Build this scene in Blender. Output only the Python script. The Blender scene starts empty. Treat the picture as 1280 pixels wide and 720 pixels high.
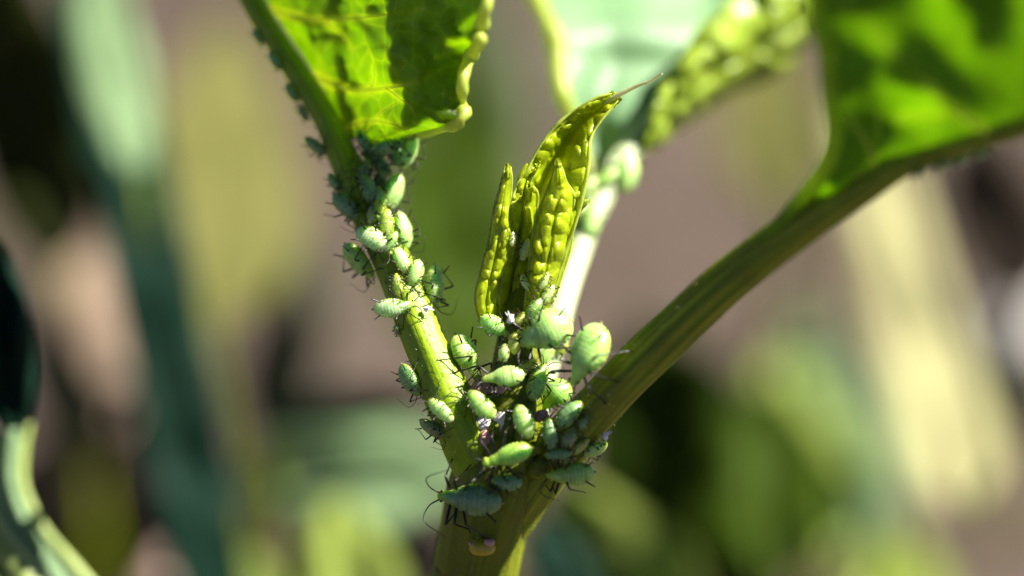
import bpy, math, random
import numpy as np
from mathutils import Vector, Matrix, noise
from mathutils.bvhtree import BVHTree
random.seed(7)
rad = math.radians
sc = bpy.context.scene
col = sc.collection

# ------------------------------------------------------------------ camera, world, sun, exposure
# 1 unit = about 5 mm.  The macro camera looks down on the shoot by PITCH degrees.
PITCH, D, H = 28.0, 30.0, 22.0
ct, st = math.cos(rad(PITCH)), math.sin(rad(PITCH))
AR, AF, AU = Vector((1, 0, 0)), Vector((0, ct, -st)), Vector((0, st, ct))   # right, forward, up of the view
FOC = Vector((0, 0, H))
cam_d = bpy.data.cameras.new('camera'); cam = bpy.data.objects.new('camera', cam_d); col.objects.link(cam)
cam.location = FOC - AF*D; cam.rotation_euler = (rad(90-PITCH), 0, 0)
cam_d.sensor_width = 36; cam_d.lens = 36*D/12.8; cam_d.clip_start = .1; cam_d.clip_end = 5000
cam_d.dof.use_dof = True; cam_d.dof.focus_distance = D - .12
cam_d.dof.aperture_fstop = cam_d.lens*1e-3/2.1
sc.camera = cam
LC = Vector((.67, -.31, .69)).normalized()                       # towards the sun: right, away, up in view axes
SUN = (AR*LC.x + AF*LC.y + AU*LC.z).normalized()
elev = math.asin(SUN.z)
w = bpy.data.worlds.new('World'); sc.world = w; w.use_nodes = True
wn = w.node_tree; bg = wn.nodes['Background']
sky = wn.nodes.new('ShaderNodeTexSky'); sky.sky_type = 'NISHITA'; sky.sun_disc = False
sky.altitude = 4000; sky.air_density = .3; sky.dust_density = .5; sky.ozone_density = .3; sky.sun_elevation = elev; sky.sun_rotation = math.atan2(SUN.x, SUN.y)
wn.links.new(sky.outputs[0], bg.inputs[0]); bg.inputs[1].default_value = .05
sl = bpy.data.lights.new('sun', 'SUN'); sl.energy = 5.0; sl.angle = rad(.6); sl.color = (1, .95, .86)
so = bpy.data.objects.new('sun', sl); col.objects.link(so)
so.rotation_euler = SUN.to_track_quat('Z', 'Y').to_euler(); so.location = SUN*60
sc.view_settings.view_transform = 'Standard'; sc.view_settings.look = 'None'
sc.view_settings.exposure = 1.7; sc.view_settings.gamma = 1
sc.render.engine = 'CYCLES'
sc.cycles.use_denoising = True; sc.cycles.max_bounces = 10; sc.cycles.transmission_bounces = 6
sc.cycles.sample_clamp_indirect = 6

# ------------------------------------------------------------------ helpers
def P(px, py, d):
    k = (D+d)/D
    return FOC + AR*((px-640)/100*k) + AU*((360-py)/100*k) + AF*d
def cr(pts, n):
    """Catmull-Rom through pts, n samples"""
    p = np.array(pts, float); m = len(p)
    if m == 2: return np.array([p[0]+(p[1]-p[0])*t for t in np.linspace(0, 1, n)])
    q = np.vstack([2*p[0]-p[1], p, 2*p[-1]-p[-2]]); out = []
    for t in np.linspace(0, m-1, n):
        i = min(int(t), m-2); u = t-i
        a, b, c, e = q[i:i+4]
        out.append(.5*((2*b)+(c-a)*u+(2*a-5*b+4*c-e)*u*u+(-a+3*b-3*c+e)*u**3))
    return np.array(out)
def sm(a, b, x):
    t = min(1, max(0, (x-a)/(b-a))); return t*t*(3-2*t)
def mesh(name, verts, faces, mat, parent=None, origin=None, uvs=None, smooth=True):
    me = bpy.data.meshes.new(name)
    o3 = origin if origin is not None else Vector((0, 0, 0))
    me.from_pydata([tuple(Vector(v)-o3) for v in verts], [], faces)
    if smooth: me.polygons.foreach_set('use_smooth', [True]*len(faces))
    if uvs is not None:
        ul = me.uv_layers.new(name='UVMap')
        for l in me.loops: ul.data[l.index].uv = uvs[l.vertex_index]
    me.materials.append(mat); me.update()
    o = bpy.data.objects.new(name, me); col.objects.link(o)
    if parent: o.parent = parent
    return o
def thing(name, label, cat, loc, group=None):
    o = bpy.data.objects.new(name, None); col.objects.link(o); o.location = loc
    o.empty_display_size = .2
    tag(o, label, cat, group); return o
def tag(o, label, cat, group=None):
    o['label'] = label; o['category'] = cat
    if group: o['group'] = group
COLL = []        # (verts, faces) of the plant surfaces aphids stand on
def tube_geo(pts, nseg=16, sect=None, cap=True, world=False, n=None, jitter=0, seed=0):
    """pts: (px,py,d,r) or world (x,y,z,r)"""
    n = n or max(2, (len(pts)-1)*6+1)
    q = cr(pts, n)
    C = [Vector(a[:3]) if world else P(*a[:3]) for a in q]; R = [max(a[3], 1e-4) for a in q]
    T = [(C[min(i+1, n-1)]-C[max(i-1, 0)]).normalized() for i in range(n)]
    ref = -AF - T[0]*(-AF).dot(T[0])
    if ref.length < .05: ref = AU - T[0]*AU.dot(T[0])
    ref.normalize()
    V, UVs, L = [], [], 0
    for i in range(n):
        ref = (ref - T[i]*ref.dot(T[i])).normalized(); b = T[i].cross(ref)
        if i: L += (C[i]-C[i-1]).length
        for k in range(nseg):
            a = 2*math.pi*k/nseg
            r = R[i]*(sect(a, i/(n-1)) if sect else 1)
            if jitter: r *= 1+jitter*noise.noise(C[i]*2.2+Vector((math.cos(a), math.sin(a), seed)))
            V.append(C[i]+ref*(math.cos(a)*r)+b*(math.sin(a)*r)); UVs.append((a/(2*math.pi) if a <= math.pi else 1-a/(2*math.pi), L))
    F = [(i*nseg+k, i*nseg+(k+1) % nseg, (i+1)*nseg+(k+1) % nseg, (i+1)*nseg+k) for i in range(n-1) for k in range(nseg)]
    if cap:
        for i, t in ((0, -1), (n-1, 1)):
            V.append(C[i]+T[i]*(t*R[i]*.5)); UVs.append((0, L if t > 0 else 0)); c = len(V)-1
            for k in range(nseg):
                a, b2 = i*nseg+k, i*nseg+(k+1) % nseg
                F.append((a, b2, c) if t > 0 else (b2, a, c))
    return V, F, UVs
def tube(name, pts, mat, parent=None, origin=None, coll=False, **kw):
    V, F, U = tube_geo(pts, **kw)
    if coll: COLL.append((V, F))
    return mesh(name, V, F, mat, parent, origin, U)
def cells(x, y, seed):
    """distance to nearest jittered cell centre, 0 at the centre"""
    dd, _ = noise.voronoi(Vector((x, y, seed)), distance_metric='DISTANCE')
    return dd[0]
class Sheet:
    def __init__(s, left, mid, right, ns=60, nv=16, bulge=0, sag=0, bump=0, cell=.16, ripple=0, lip=0, curl=0, dome=0, seed=0, wav=0):
        s.dome = dome
        s.curl = curl
        s.m = cr(mid, ns); s.l = cr(left, ns) if left else None; s.r = cr(right, ns) if right else None
        s.ns, s.nv, s.bulge, s.sag, s.bump, s.cell, s.ripple, s.lip, s.seed, s.wav = ns, nv, bulge, sag, bump, cell, ripple, lip, seed, wav
        s.v0 = -1 if left else 0; s.v1 = 1 if right else 0
        s.cols = nv*(s.v1-s.v0)+1
    def raw(s, fi, v):
        i = min(int(fi), s.ns-2); u = fi-i
        m = s.m[i]*(1-u)+s.m[i+1]*u
        side = s.r if v >= 0 else s.l
        e = side[i]*(1-u)+side[i+1]*u if side is not None else m
        a = abs(v); q = m*(1-a)+e*a
        wdt = np.hypot(*(e[:2]-m[:2]))/100
        d = q[2] - s.bulge*math.sin(math.pi*min(a, 1)*.82)*min(1, wdt*3) + s.sag*wdt*a*(1-a)
        x, y = q[0], q[1]
        if s.dome: d -= s.dome*(1-a*a)
        if s.bump:
            wx = noise.noise(Vector((x*.03, y*.03, s.seed)))*.9; wy = noise.noise(Vector((x*.03, y*.03, s.seed+9)))*.9
            f = cells(x/100/s.cell+wx, y/100/s.cell*.85+wy, s.seed)
            h = math.sqrt(max(0, 1-min(1, f/.72)**2))**1.2*(.75+.6*noise.noise(Vector((x*.05, y*.05, s.seed+20))))
            d -= s.bump*h*sm(0, .18, a)*(1-sm(.86, 1, a)*.8)*sm(0, .08, fi/(s.ns-1))*sm(1, .93, fi/(s.ns-1))
        if s.ripple:
            d += s.ripple*noise.noise(Vector((x*.013, y*.013, s.seed+3)))*sm(0, .4, a)
        if s.wav:
            k = s.wav*sm(.55, 1, a); ph = fi/(s.ns-1)*17+s.seed
            d += k*math.sin(ph)*.8; x += 45*k*math.sin(ph*1.3+1); y += 30*k*math.cos(ph*1.1)
        if s.curl and a > .66:
            e = (a-.66)/.34; d += s.curl*e**1.4*(1+.25*math.sin(fi*.31+1)); x -= 12*s.curl*e*e
        if s.lip: d -= s.lip*sm(.8, 1, a)
        return x, y, d
    def pt(s, S, v, off=0):
        x, y, d = s.raw(S*(s.ns-1), v); return (x, y, d-off)
    def mask(s, paths):
        s.vm = []
        for path, r in paths:
            q = cr([s.pt(S, v)[:2] for S, v in path], 60)
            s.vm.append((q, r*100))
    def build(s, name, mat, parent, origin, thick=.03, coll=False):
        V, U, VM = [], [], []
        for i in range(s.ns):
            for j in range(s.cols):
                v = s.v0+j/s.nv
                V.append(P(*s.raw(i, v))); U.append((v*.5+.5, i/(s.ns-1)))
                if hasattr(s, 'vm'):
                    x, y, _ = s.raw(i, v); m_ = 0
                    for q, r in s.vm:
                        dd = np.hypot(q[:, 0]-x, q[:, 1]-y); k = int(dd.argmin()); rr = r*(1-.6*k/59)*1.25
                        m_ = max(m_, (1-sm(.2, 1.3, float(dd[k])/rr))*(1-.6*k/59))
                    VM.append(m_)
        c = s.cols
        F = [(i*c+j, i*c+j+1, (i+1)*c+j+1, (i+1)*c+j) for i in range(s.ns-1) for j in range(c-1)]
        if coll: COLL.append((V, F))
        # a real thickness: second skin on the far side, rim stitched, margin rounded thin
        N = [Vector((0, 0, 0)) for _ in V]
        for f in F:
            n = (V[f[1]]-V[f[0]]).cross(V[f[3]]-V[f[0]])+(V[f[3]]-V[f[2]]).cross(V[f[1]]-V[f[2]])
            for k in f: N[k] += n
        if sum((n.dot(AF) for n in N), 0.0) > 0: F = [tuple(reversed(f)) for f in F]      # outer skin faces the viewer's side
        nn = len(V)
        for k in range(nn):
            q = N[k].normalized() if N[k].length > 1e-12 else -AF
            if q.dot(AF) < 0: q = -q
            V.append(V[k]+q*thick); U.append(U[k])
        F2 = [tuple(nn+k for k in reversed(f)) for f in F]
        rim = [j for j in range(c)]+[i*c+c-1 for i in range(1, s.ns)]+[(s.ns-1)*c+j for j in range(c-2, -1, -1)]+[i*c for i in range(s.ns-2, 0, -1)]
        F3 = [(rim[k], rim[(k+1) % len(rim)], nn+rim[(k+1) % len(rim)], nn+rim[k]) for k in range(len(rim))]
        o = mesh(name, V, F+F2+F3, mat, parent, origin, U)
        if VM:
            at = o.data.attributes.new('vein', 'FLOAT', 'POINT'); at.data.foreach_set('value', VM+VM)
        return o

# ------------------------------------------------------------------ materials
class NT:
    def __init__(s, name):
        s.m = bpy.data.materials.new(name); s.m.use_nodes = True; s.t = s.m.node_tree
        s.b = s.t.nodes['Principled BSDF']; s.out = s.t.nodes['Material Output']
    def n(s, typ, **kw):
        x = s.t.nodes.new('ShaderNode'+typ)
        for k, v in kw.items():
            if k.startswith('i_'): x.inputs[k[2:].replace('_', ' ')].default_value = v
            else: setattr(x, k, v)
        return x
    def l(s, a, b): s.t.links.new(a, b)
    def noise(s, scale, detail=4, vec=None, rough=.55):
        x = s.n('TexNoise'); x.inputs['Scale'].default_value = scale; x.inputs['Detail'].default_value = detail; x.inputs['Roughness'].default_value = rough
        s.l(vec if vec is not None else s.obj(), x.inputs['Vector']); return x.outputs[0]
    def obj(s):
        if not hasattr(s, '_o'): s._o = s.n('TexCoord')
        return s._o.outputs['Object']
    def uv(s):
        s.obj(); return s._o.outputs['UV']
    def ramp(s, fac, stops):
        x = s.n('ValToRGB'); e = x.color_ramp.elements
        while len(e) < len(stops): e.new(.5)
        for k, (p, c) in enumerate(stops):
            e[k].position = p; e[k].color = (c, c, c, 1) if isinstance(c, (int, float)) else (*c, 1)
        s.l(fac, x.inputs[0]); return x.outputs[0]
    def mix(s, fac, a, b, mode='MIX'):
        x = s.n('Mix', data_type='RGBA', blend_type=mode)
        for sock, v in ((x.inputs[0], fac), (x.inputs[6], a), (x.inputs[7], b)):
            if isinstance(v, bpy.types.NodeSocket): s.l(v, sock)
            elif isinstance(v, (int, float)): sock.default_value = v
            else: sock.default_value = (*v, 1)
        return x.outputs[2]
    def mapv(s, vec, scale):
        x = s.n('Mapping'); x.inputs['Scale'].default_value = scale; s.l(vec, x.inputs[0]); return x.outputs[0]
    def bump(s, h, strength, dist):
        x = s.n('Bump'); x.inputs['Strength'].default_value = strength; x.inputs['Distance'].default_value = dist
        s.l(h, x.inputs['Height']); s.l(x.outputs[0], s.b.inputs['Normal']); return x.outputs[0]
    def set(s, **kw):
        for k, v in kw.items():
            i = s.b.inputs[k.replace('_', ' ')]
            if isinstance(v, bpy.types.NodeSocket): s.l(v, i)
            else: i.default_value = (*v, 1) if isinstance(v, tuple) and len(v) == 3 and i.type == 'RGBA' else v
        return s
def leaf_mat(name, base, trans, tfac=.45, rough=.38, var=.35, scale=3, bumpd=.012, spec=.5, veins=None):
    t = NT(name)
    nz = t.noise(scale, 5); dark = tuple(c*(1-var) for c in base)
    c = t.mix(t.ramp(nz, [(.35, 0), (.65, 1)]), dark, base)
    nz2 = t.noise(scale*7, 3)
    c = t.mix(t.ramp(nz2, [(.4, 0.0), (.75, .35)]), c, tuple(min(1, x*1.5+.01) for x in base))
    t.set(Base_Color=c, Roughness=rough, Specular_IOR_Level=spec)
    bn = t.bump(t.noise(scale*6, 4), .5, bumpd)
    tr = t.n('BsdfTranslucent'); t.l(t.mix(t.ramp(nz, [(.35, 0), (.65, 1)]), tuple(x*(1-var*.6) for x in trans), trans), tr.inputs[0]); t.l(bn, tr.inputs[1])
    mx = t.n('MixShader'); mx.inputs[0].default_value = tfac
    if veins:
        at = t.n('Attribute', attribute_name='vein')
        src = tr.inputs[0].links[0].from_socket
        vo = t.n('TexVoronoi', feature='DISTANCE_TO_EDGE'); vo.inputs['Scale'].default_value = 2.6; t.l(t.obj(), vo.inputs['Vector'])
        net = t.ramp(vo.outputs['Distance'], [(.0, .42), (.07, 0)])
        src = t.mix(net, src, veins)
        t.l(t.mix(at.outputs['Fac'], src, veins), tr.inputs[0])
    t.l(t.b.outputs[0], mx.inputs[1]); t.l(tr.outputs[0], mx.inputs[2]); t.l(mx.outputs[0], t.out.inputs[0])
    return t.m
def stalk_mat(name, base, ridge, sss=.35, rough=.38, speck=.5, stripe=26, red=None, spec=.4):
    t = NT(name)
    st_ = t.noise(1, 4, t.mapv(t.uv(), (stripe, .35, 1)))
    fine = t.noise(1, 3, t.mapv(t.uv(), (stripe*3.2, 1.1, 1)))
    f = t.ramp(st_, [(.36, 0), (.62, 1)])
    c = t.mix(f, base, ridge)
    c = t.mix(t.ramp(fine, [(.42, .0), (.7, .4)]), c, tuple(x*.6 for x in base))
    c = t.mix(t.ramp(t.noise(1.6, 4), [(.45, 0), (.75, .45)]), c, red or tuple(x*.7 for x in base))
    vo = t.n('TexVoronoi'); vo.inputs['Scale'].default_value = 7.5; t.l(t.obj(), vo.inputs['Vector'])
    sp = t.ramp(vo.outputs['Distance'], [(.10, speck), (.17, 0)])
    mk = t.n('Math', operation='MULTIPLY'); t.l(sp, mk.inputs[0]); t.l(t.ramp(t.noise(2.3, 3), [(.48, 0), (.62, 1)]), mk.inputs[1]); sp = mk.outputs[0]
    c = t.mix(sp, c, (.75, .8, .5))
    t.set(Base_Color=c, Roughness=rough, Specular_IOR_Level=spec, Subsurface_Weight=sss, Subsurface_Radius=(.35, .5, .04), Subsurface_Scale=.6)
    ad = t.n('Math', operation='ADD'); t.l(st_, ad.inputs[0]); t.l(sp, ad.inputs[1])
    a2 = t.n('Math', operation='ADD'); t.l(ad.outputs[0], a2.inputs[0]); t.l(t.noise(14, 3), a2.inputs[1])
    t.bump(a2.outputs[0], .6, .025)
    return t.m
def plain(name, base, rough=.5, sss=0, rad_=(.1, .1, .05), var=.3, scale=8, bump=.01):
    t = NT(name)
    c = t.mix(t.noise(scale, 4), tuple(x*(1-var) for x in base), tuple(min(1, x*(1+var)) for x in base))
    t.set(Base_Color=c, Roughness=rough, Subsurface_Weight=sss, Subsurface_Radius=rad_, Subsurface_Scale=.5)
    t.bump(t.noise(scale*3, 4), .5, bump)
    return t.m
def aphid_mat():
    t = NT('aphid_skin')
    oi = t.n('ObjectInfo'); colr = oi.outputs['Color']
    sep = t.n('SeparateXYZ'); t.l(t.uv(), sep.inputs[0])
    # thin dark dashes along the joints of the abdomen (v = place along the body)
    a = t.n('Math', operation='MULTIPLY_ADD'); t.l(sep.outputs[1], a.inputs[0]); a.inputs[1].default_value = 1/.075; a.inputs[2].default_value = -.13/.075
    fr = t.n('Math', operation='FRACT'); t.l(a.outputs[0], fr.inputs[0])
    line = t.ramp(fr.outputs[0], [(.0, 1), (.07, 1), (.15, 0), (.93, 0)])
    rng = t.ramp(sep.outputs[1], [(.14, 0), (.17, 1), (.62, 1), (.68, 0)])
    nz = t.noise(5, 2, t.mapv(t.obj(), (3, 9, 9)))
    msk = t.ramp(nz, [(.44, 0), (.52, 1)])
    m1 = t.n('Math', operation='MULTIPLY'); t.l(line, m1.inputs[0]); t.l(rng, m1.inputs[1])
    m2 = t.n('Math', operation='MULTIPLY'); t.l(m1.outputs[0], m2.inputs[0]); t.l(msk, m2.inputs[1])
    m3 = t.n('Math', operation='MULTIPLY'); t.l(m2.outputs[0], m3.inputs[0]); m3.inputs[1].default_value = .9
    mott = t.ramp(t.noise(7, 4), [(.35, .72), (.7, 1.12)])
    c = t.mix(1, colr, mott, 'MULTIPLY')
    # waxy back painted sunlit mint; flanks and belly painted shade-side yellow-green
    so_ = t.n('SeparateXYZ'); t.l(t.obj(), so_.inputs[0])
    lit_back = t.ramp(so_.outputs[2], [(.02, 0), (.20, 1)])
    wx = t.n('Math', operation='MULTIPLY'); t.l(lit_back, wx.inputs[0]); t.l(t.ramp(t.noise(9, 5), [(.32, .05), (.72, .6)]), wx.inputs[1])
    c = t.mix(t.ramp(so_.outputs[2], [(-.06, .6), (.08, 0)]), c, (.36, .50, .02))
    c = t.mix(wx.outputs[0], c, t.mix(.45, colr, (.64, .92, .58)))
    c = t.mix(m3.outputs[0], c, (.03, .07, .02))
    t.set(Base_Color=c, Roughness=.27, Specular_IOR_Level=.7, Sheen_Weight=.12, Sheen_Roughness=.4, Subsurface_Weight=.9, Subsurface_Radius=(.55, .75, .04), Subsurface_Scale=.38)
    t.bump(t.noise(22, 4), .35, .02)
    return t.m

M = {}
M['stem'] = stalk_mat('stem_skin', (.11, .15, .006), (.20, .23, .010), sss=.5, rough=.48, spec=.22, speck=.12, red=(.10, .07, .02))
M['pet'] = stalk_mat('petiole_skin', (.21, .34, .008), (.30, .42, .012), sss=.4, speck=.5, spec=.3)
M['petr'] = stalk_mat('petiole_channel_skin', (.12, .20, .006), (.36, .37, .03), sss=.45, rough=.5, spec=.2, speck=.25, stripe=20, red=(.12, .09, .02))
M['petb'] = stalk_mat('pale_petiole_skin', (.38, .47, .22), (.50, .57, .34), sss=.3, speck=.0)
M['leaf'] = leaf_mat('leaf_underside', (.10, .17, .010), (.46, .68, .025), tfac=.74, rough=.45, scale=1.5, veins=(.80, .90, .10))
M['leafr'] = leaf_mat('big_leaf_underside', (.045, .10, .008), (.42, .66, .03), tfac=.72, rough=.5, scale=1.0, veins=(.60, .80, .08))
M['vein'] = leaf_mat('leaf_vein', (.25, .33, .03), (.97, .98, .45), tfac=.9, rough=.45, scale=3, var=.1)
M['bud'] = leaf_mat('young_leaf', (.46, .58, .012), (.86, .93, .05), tfac=.48, rough=.24, scale=4, var=.45, bumpd=.02, spec=.6)
M['margin'] = leaf_mat('leaf_margin', (.50, .60, .10), (.82, .92, .14), tfac=.4, rough=.35, scale=6)
M['backleaf'] = leaf_mat('pale_leaf', (.20, .36, .17), (.3, .5, .1), tfac=.25, rough=.5, scale=1.2, spec=.5)
M['backbud'] = leaf_mat('puckered_leaf', (.32, .44, .035), (.6, .75, .03), tfac=.35, rough=.35, scale=2)
M['pstalk'] = stalk_mat('pale_stalk_skin', (.24, .32, .07), (.36, .44, .14), sss=.3, speck=0)
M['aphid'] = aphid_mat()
M['black'] = plain('leg_shell', (.012, .010, .008), rough=.35)
M['brown_leg'] = plain('brown_leg_shell', (.07, .055, .02), rough=.4)
M['pale_leg'] = plain('pale_leg_shell', (.25, .24, .10), rough=.4)
M['eye'] = plain('eye_shell', (.05, .008, .006), rough=.2)
M['rim'] = leaf_mat('lime_rim', (.30, .46, .02), (.72, .92, .06), tfac=.6, rough=.4)
M['tip'] = leaf_mat('pale_leaf_tip', (.75, .75, .5), (.9, .9, .5), tfac=.5, rough=.4)
M['pink'] = plain('pink_scale', (.50, .28, .24), rough=.5, sss=.3, var=.45, scale=5, bump=.04)
M['lilac'] = plain('pale_callus', (.72, .68, .69), rough=.6, var=.3, scale=7, bump=.06)
M['skin'] = plain('shed_skin', (.78, .78, .76), rough=.4, sss=.2)
M['ybud'] = plain('yellow_bud', (.45, .36, .02), rough=.3, sss=.5)

# ------------------------------------------------------------------ the ground
def ground():
    t = NT('soil')
    n1 = t.noise(.10, 5); n2 = t.noise(.9, 6)
    c = t.mix(t.ramp(n1, [(.35, 0), (.65, 1)]), (.034, .025, .018), (.088, .066, .054))
    c = t.mix(t.ramp(n2, [(.4, 0), (.75, .6)]), c, (.12, .092, .078))
    t.set(Base_Color=c, Roughness=.9, Specular_IOR_Level=.1); t.bump(n2, 1, .4)
    N = 110
    xs = np.sign(np.linspace(-1, 1, N))*np.abs(np.linspace(-1, 1, N))**2.2*900
    V = []
    for y in xs:
        for x in xs:
            r = math.hypot(x, y-30)
            z = (noise.noise(Vector((x*.06, y*.06, 1)))*1.2+noise.noise(Vector((x*.25, y*.25, 4)))*.5)*sm(400, 60, r)
            V.append(Vector((x, y+30, z-.4)))
    F = [(i*N+j, i*N+j+1, (i+1)*N+j+1, (i+1)*N+j) for i in range(N-1) for j in range(N-1)]
    o = mesh('ground', V, F, t.m); o['kind'] = 'structure'
ground()

# ------------------------------------------------------------------ the plant
base = P(560, 900, 3.0); root_loc = Vector((base.x-1.5, base.y+2, 0))
plant = thing('green_plant', 'green shoot with forked stalks, curled young leaves and aphids, in sharp focus', 'plant', root_loc)
O = root_loc
def k_(d): return (D+d)/D
g0 = root_loc
# main stem, in world coordinates so that it runs down into the soil
sp = [(*P(640, 545, .05), .44), (*P(626, 590, .2), .55), (*P(611, 640, .45), .56), (*P(596, 710, .85), .55), (*P(582, 780, 1.3), .55)]
p0 = Vector(sp[-1][:3])
for k, u in enumerate((.25, .5, .75, 1.0)):
    q = p0.lerp(Vector((g0.x, g0.y, -.8)), u) + AF*(.8*math.sin(math.pi*u)); sp.append((*q, .6+.1*u))
tube('stem', sp, M['stem'], plant, O, coll=True, nseg=64, world=True, jitter=.06, n=90,
     sect=lambda a, t: 1+.05*math.cos(3*a+1)+.014*math.cos(15*a))
PL = [(622, 610, .35, .40), (592, 556, .1, .37), (565, 505, .02, .31), (549, 470, .05, .285), (532, 430, .12, .27), (512, 380, .25, .255), (490, 325, .4, .24),
      (462, 270, .6, .23), (437, 215, .75, .20), (408, 150, .95, .165), (371, 90, 1.15, .155), (326, 20, 1.4, .15), (290, -50, 1.7, .14), (250, -140, 2.1, .12)]
tube('petiole', PL, M['pet'], plant, O, coll=True, nseg=48, n=130, jitter=.06, sect=lambda a, t: 1+.03*math.cos(5*a)+.012*math.cos(14*a))
PR = [(612, 690, .75, .30), (634, 645, .45, .36), (664, 602, .18, .36), (692, 570, .05, .33), (720, 537, -.08, .31), (742, 514, -.18, .285), (818, 437, -.55, .28), (900, 360, -.95, .27),
      (966, 308, -1.3, .255), (1025, 266, -1.6, .235), (1085, 229, -1.88, .195), (1140, 199, -2.12, .165), (1210, 176, -2.4, .15), (1280, 157, -2.7, .14), (1400, 118, -3.15, .12), (1540, 60, -3.6, .08)]
tube('petiole', PR, M['petr'], plant, O, coll=True, nseg=72, n=140, jitter=.04,
     sect=lambda a, t: 1-.16*math.exp(-((a-5.35)/.30)**2)+.05*math.exp(-((a-4.85)/.16)**2)+.016*math.cos(13*a+.6)+.010*math.cos(29*a))
PB = [(648, 560, 0.35, .30), (668, 490, 0.664, .24), (690, 420, 1.126, .20), (712, 345, 1.72, .185), (740, 270, 2.314, .18), (775, 205, 2.842, .18), (830, 140, 3.436, .17), (910, 75, 4.096, .15), (1010, 5, 4.888, .13), (1080, -50, 5.416, .1)]
tube('petiole', PB, M['petb'], plant, O, coll=True, nseg=20, n=90, jitter=.06)
BS = [(638, 590, .35, .40), (640, 530, .12, .40), (645, 470, .15, .33), (648, 420, .2, .26), (648, 375, .25, .20), (652, 330, .3, .12)]
tube('shoot_stalk', BS, M['stem'], plant, O, coll=True, nseg=24, n=50, jitter=.10)

# --- young leaves of the unfurling tip
def margin_tube(sh, v, parent, r=.022, s0=.02, s1=.98, name='margin', mat='margin', n=26, wob=.25):
    pts = []
    for k in range(n):
        S = s0+(s1-s0)*k/(n-1); x, y, d = sh.pt(S, v, .012); pts.append((x, y, d, r*(.45+.55*math.sin(math.pi*min(1, .1+.9*k/(n-1)))+wob*1.6*noise.noise(Vector((k*.37, x*.01, 3))))))
    return tube(name, pts, M[mat], parent, O, nseg=8, n=n*2)
def young(left, mid, right, tip_r=.02, **kw):
    s = Sheet(left, mid, right, ns=kw.pop('ns', 120), nv=kw.pop('nv', 26), **kw)
    o = s.build('young_leaf', M['bud'], plant, O, thick=.035, coll=True)
    for v in (-1, 1): margin_tube(s, v, o, r=tip_r)
    return s, o
# large folded leaf behind
sA, oA = young([(622, 400, .25), (622, 350, .2), (632, 300, .15), (648, 245, .12), (668, 195, .1), (700, 152, .05), (742, 124, .0), (768, 116, 0)],
               [(640, 400, .45), (648, 350, .5), (660, 300, .5), (673, 250, .48), (690, 205, .42), (715, 168, .3), (745, 138, .18), (772, 119, .06)],
               [(672, 400, .3), (690, 345, .2), (712, 300, .12), (726, 255, .05), (735, 210, .02), (738, 175, 0), (752, 150, 0), (776, 122, 0)],
               bulge=.26, bump=.10, cell=.125, ns=180, nv=34, seed=1, tip_r=.024, lip=.03)
tube('leaf_tip', [(756, 128, .03, .03), (776, 117, -.05, .032), (797, 107, -.12, .024), (814, 101, -.2, .017), (828, 92, -.3, .010)], M['tip'], plant, O, nseg=10)
# front left leaf with a hooked tip
sD, oD = young([(618, 402, .1), (622, 350, -.02), (632, 305, -.08), (638, 262, -.1), (645, 235, -.1), (656, 218, -.1), (668, 208, -.12)],
               [(632, 402, .2), (640, 350, .12), (648, 305, .05), (653, 262, 0), (655, 238, -.04), (660, 222, -.08), (672, 206, -.12)],
               [(650, 402, .25), (656, 350, .25), (664, 305, .2), (671, 262, .14), (672, 242, .05), (664, 226, -.05), (677, 203, -.13)],
               bulge=.16, bump=.085, cell=.11, ns=170, seed=2, tip_r=.02)
tube('leaf_tip', [(648, 240, -.04, .035), (650, 225, -.06, .04), (655, 212, -.08, .03), (659, 205, -.1, .012)], M['bud'], plant, O, nseg=10)
# front right leaf
sB, oB = young([(655, 392, .0), (660, 350, -.1), (664, 310, -.16), (672, 268, -.2), (683, 240, -.22), (691, 218, -.24), (695, 200, -.26)],
               [(672, 392, .08), (680, 350, .02), (688, 310, -.05), (694, 270, -.12), (699, 243, -.2), (699, 220, -.24), (697, 198, -.27)],
               [(688, 385, .15), (698, 345, .1), (710, 305, .02), (715, 270, -.05), (717, 245, -.12), (707, 224, -.2), (699, 199, -.26)],
               bulge=.05, dome=.20, bump=.10, cell=.125, ns=180, seed=3, tip_r=.022)
# narrow left leaf
sC, oC = young([(599, 402, -.02), (594, 372, -.06), (602, 335, -.1), (610, 300, -.12), (617, 265, -.13), (626, 228, -.14), (633, 206, -.15)],
               [(608, 402, .08), (608, 372, .05), (616, 335, .0), (623, 300, -.05), (627, 265, -.1), (632, 228, -.13), (635, 204, -.15)],
               [(622, 402, .15), (630, 350, .1), (640, 318, -.02), (640, 292, -.1), (637, 265, -.12), (640, 228, -.14), (638, 206, -.15)],
               bulge=.04, dome=.14, bump=.085, cell=.12, ns=170, seed=4, tip_r=.02)
# small hooked leaf on the right
sE, oE = young([(676, 380, .1), (690, 340, .08), (701, 305, .05), (707, 280, .02), (716, 262, 0), (728, 254, -.03), (735, 249, -.04)],
               [(684, 380, .12), (697, 340, .1), (707, 308, .06), (711, 284, .03), (719, 265, 0), (729, 256, -.03), (736, 249, -.04)],
               [(694, 372, .18), (706, 335, .16), (714, 308, .12), (716, 286, .06), (723, 268, .02), (731, 257, -.02), (737, 249, -.04)],
               bulge=.05, bump=.03, cell=.12, seed=5, tip_r=.018, ns=70, nv=12)
tube('leaf_tip', [(618, 262, -.1, .03), (624, 246, -.16, .045), (629, 232, -.2, .035), (631, 226, -.22, .012)], M['margin'], plant, O, nseg=10)

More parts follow.
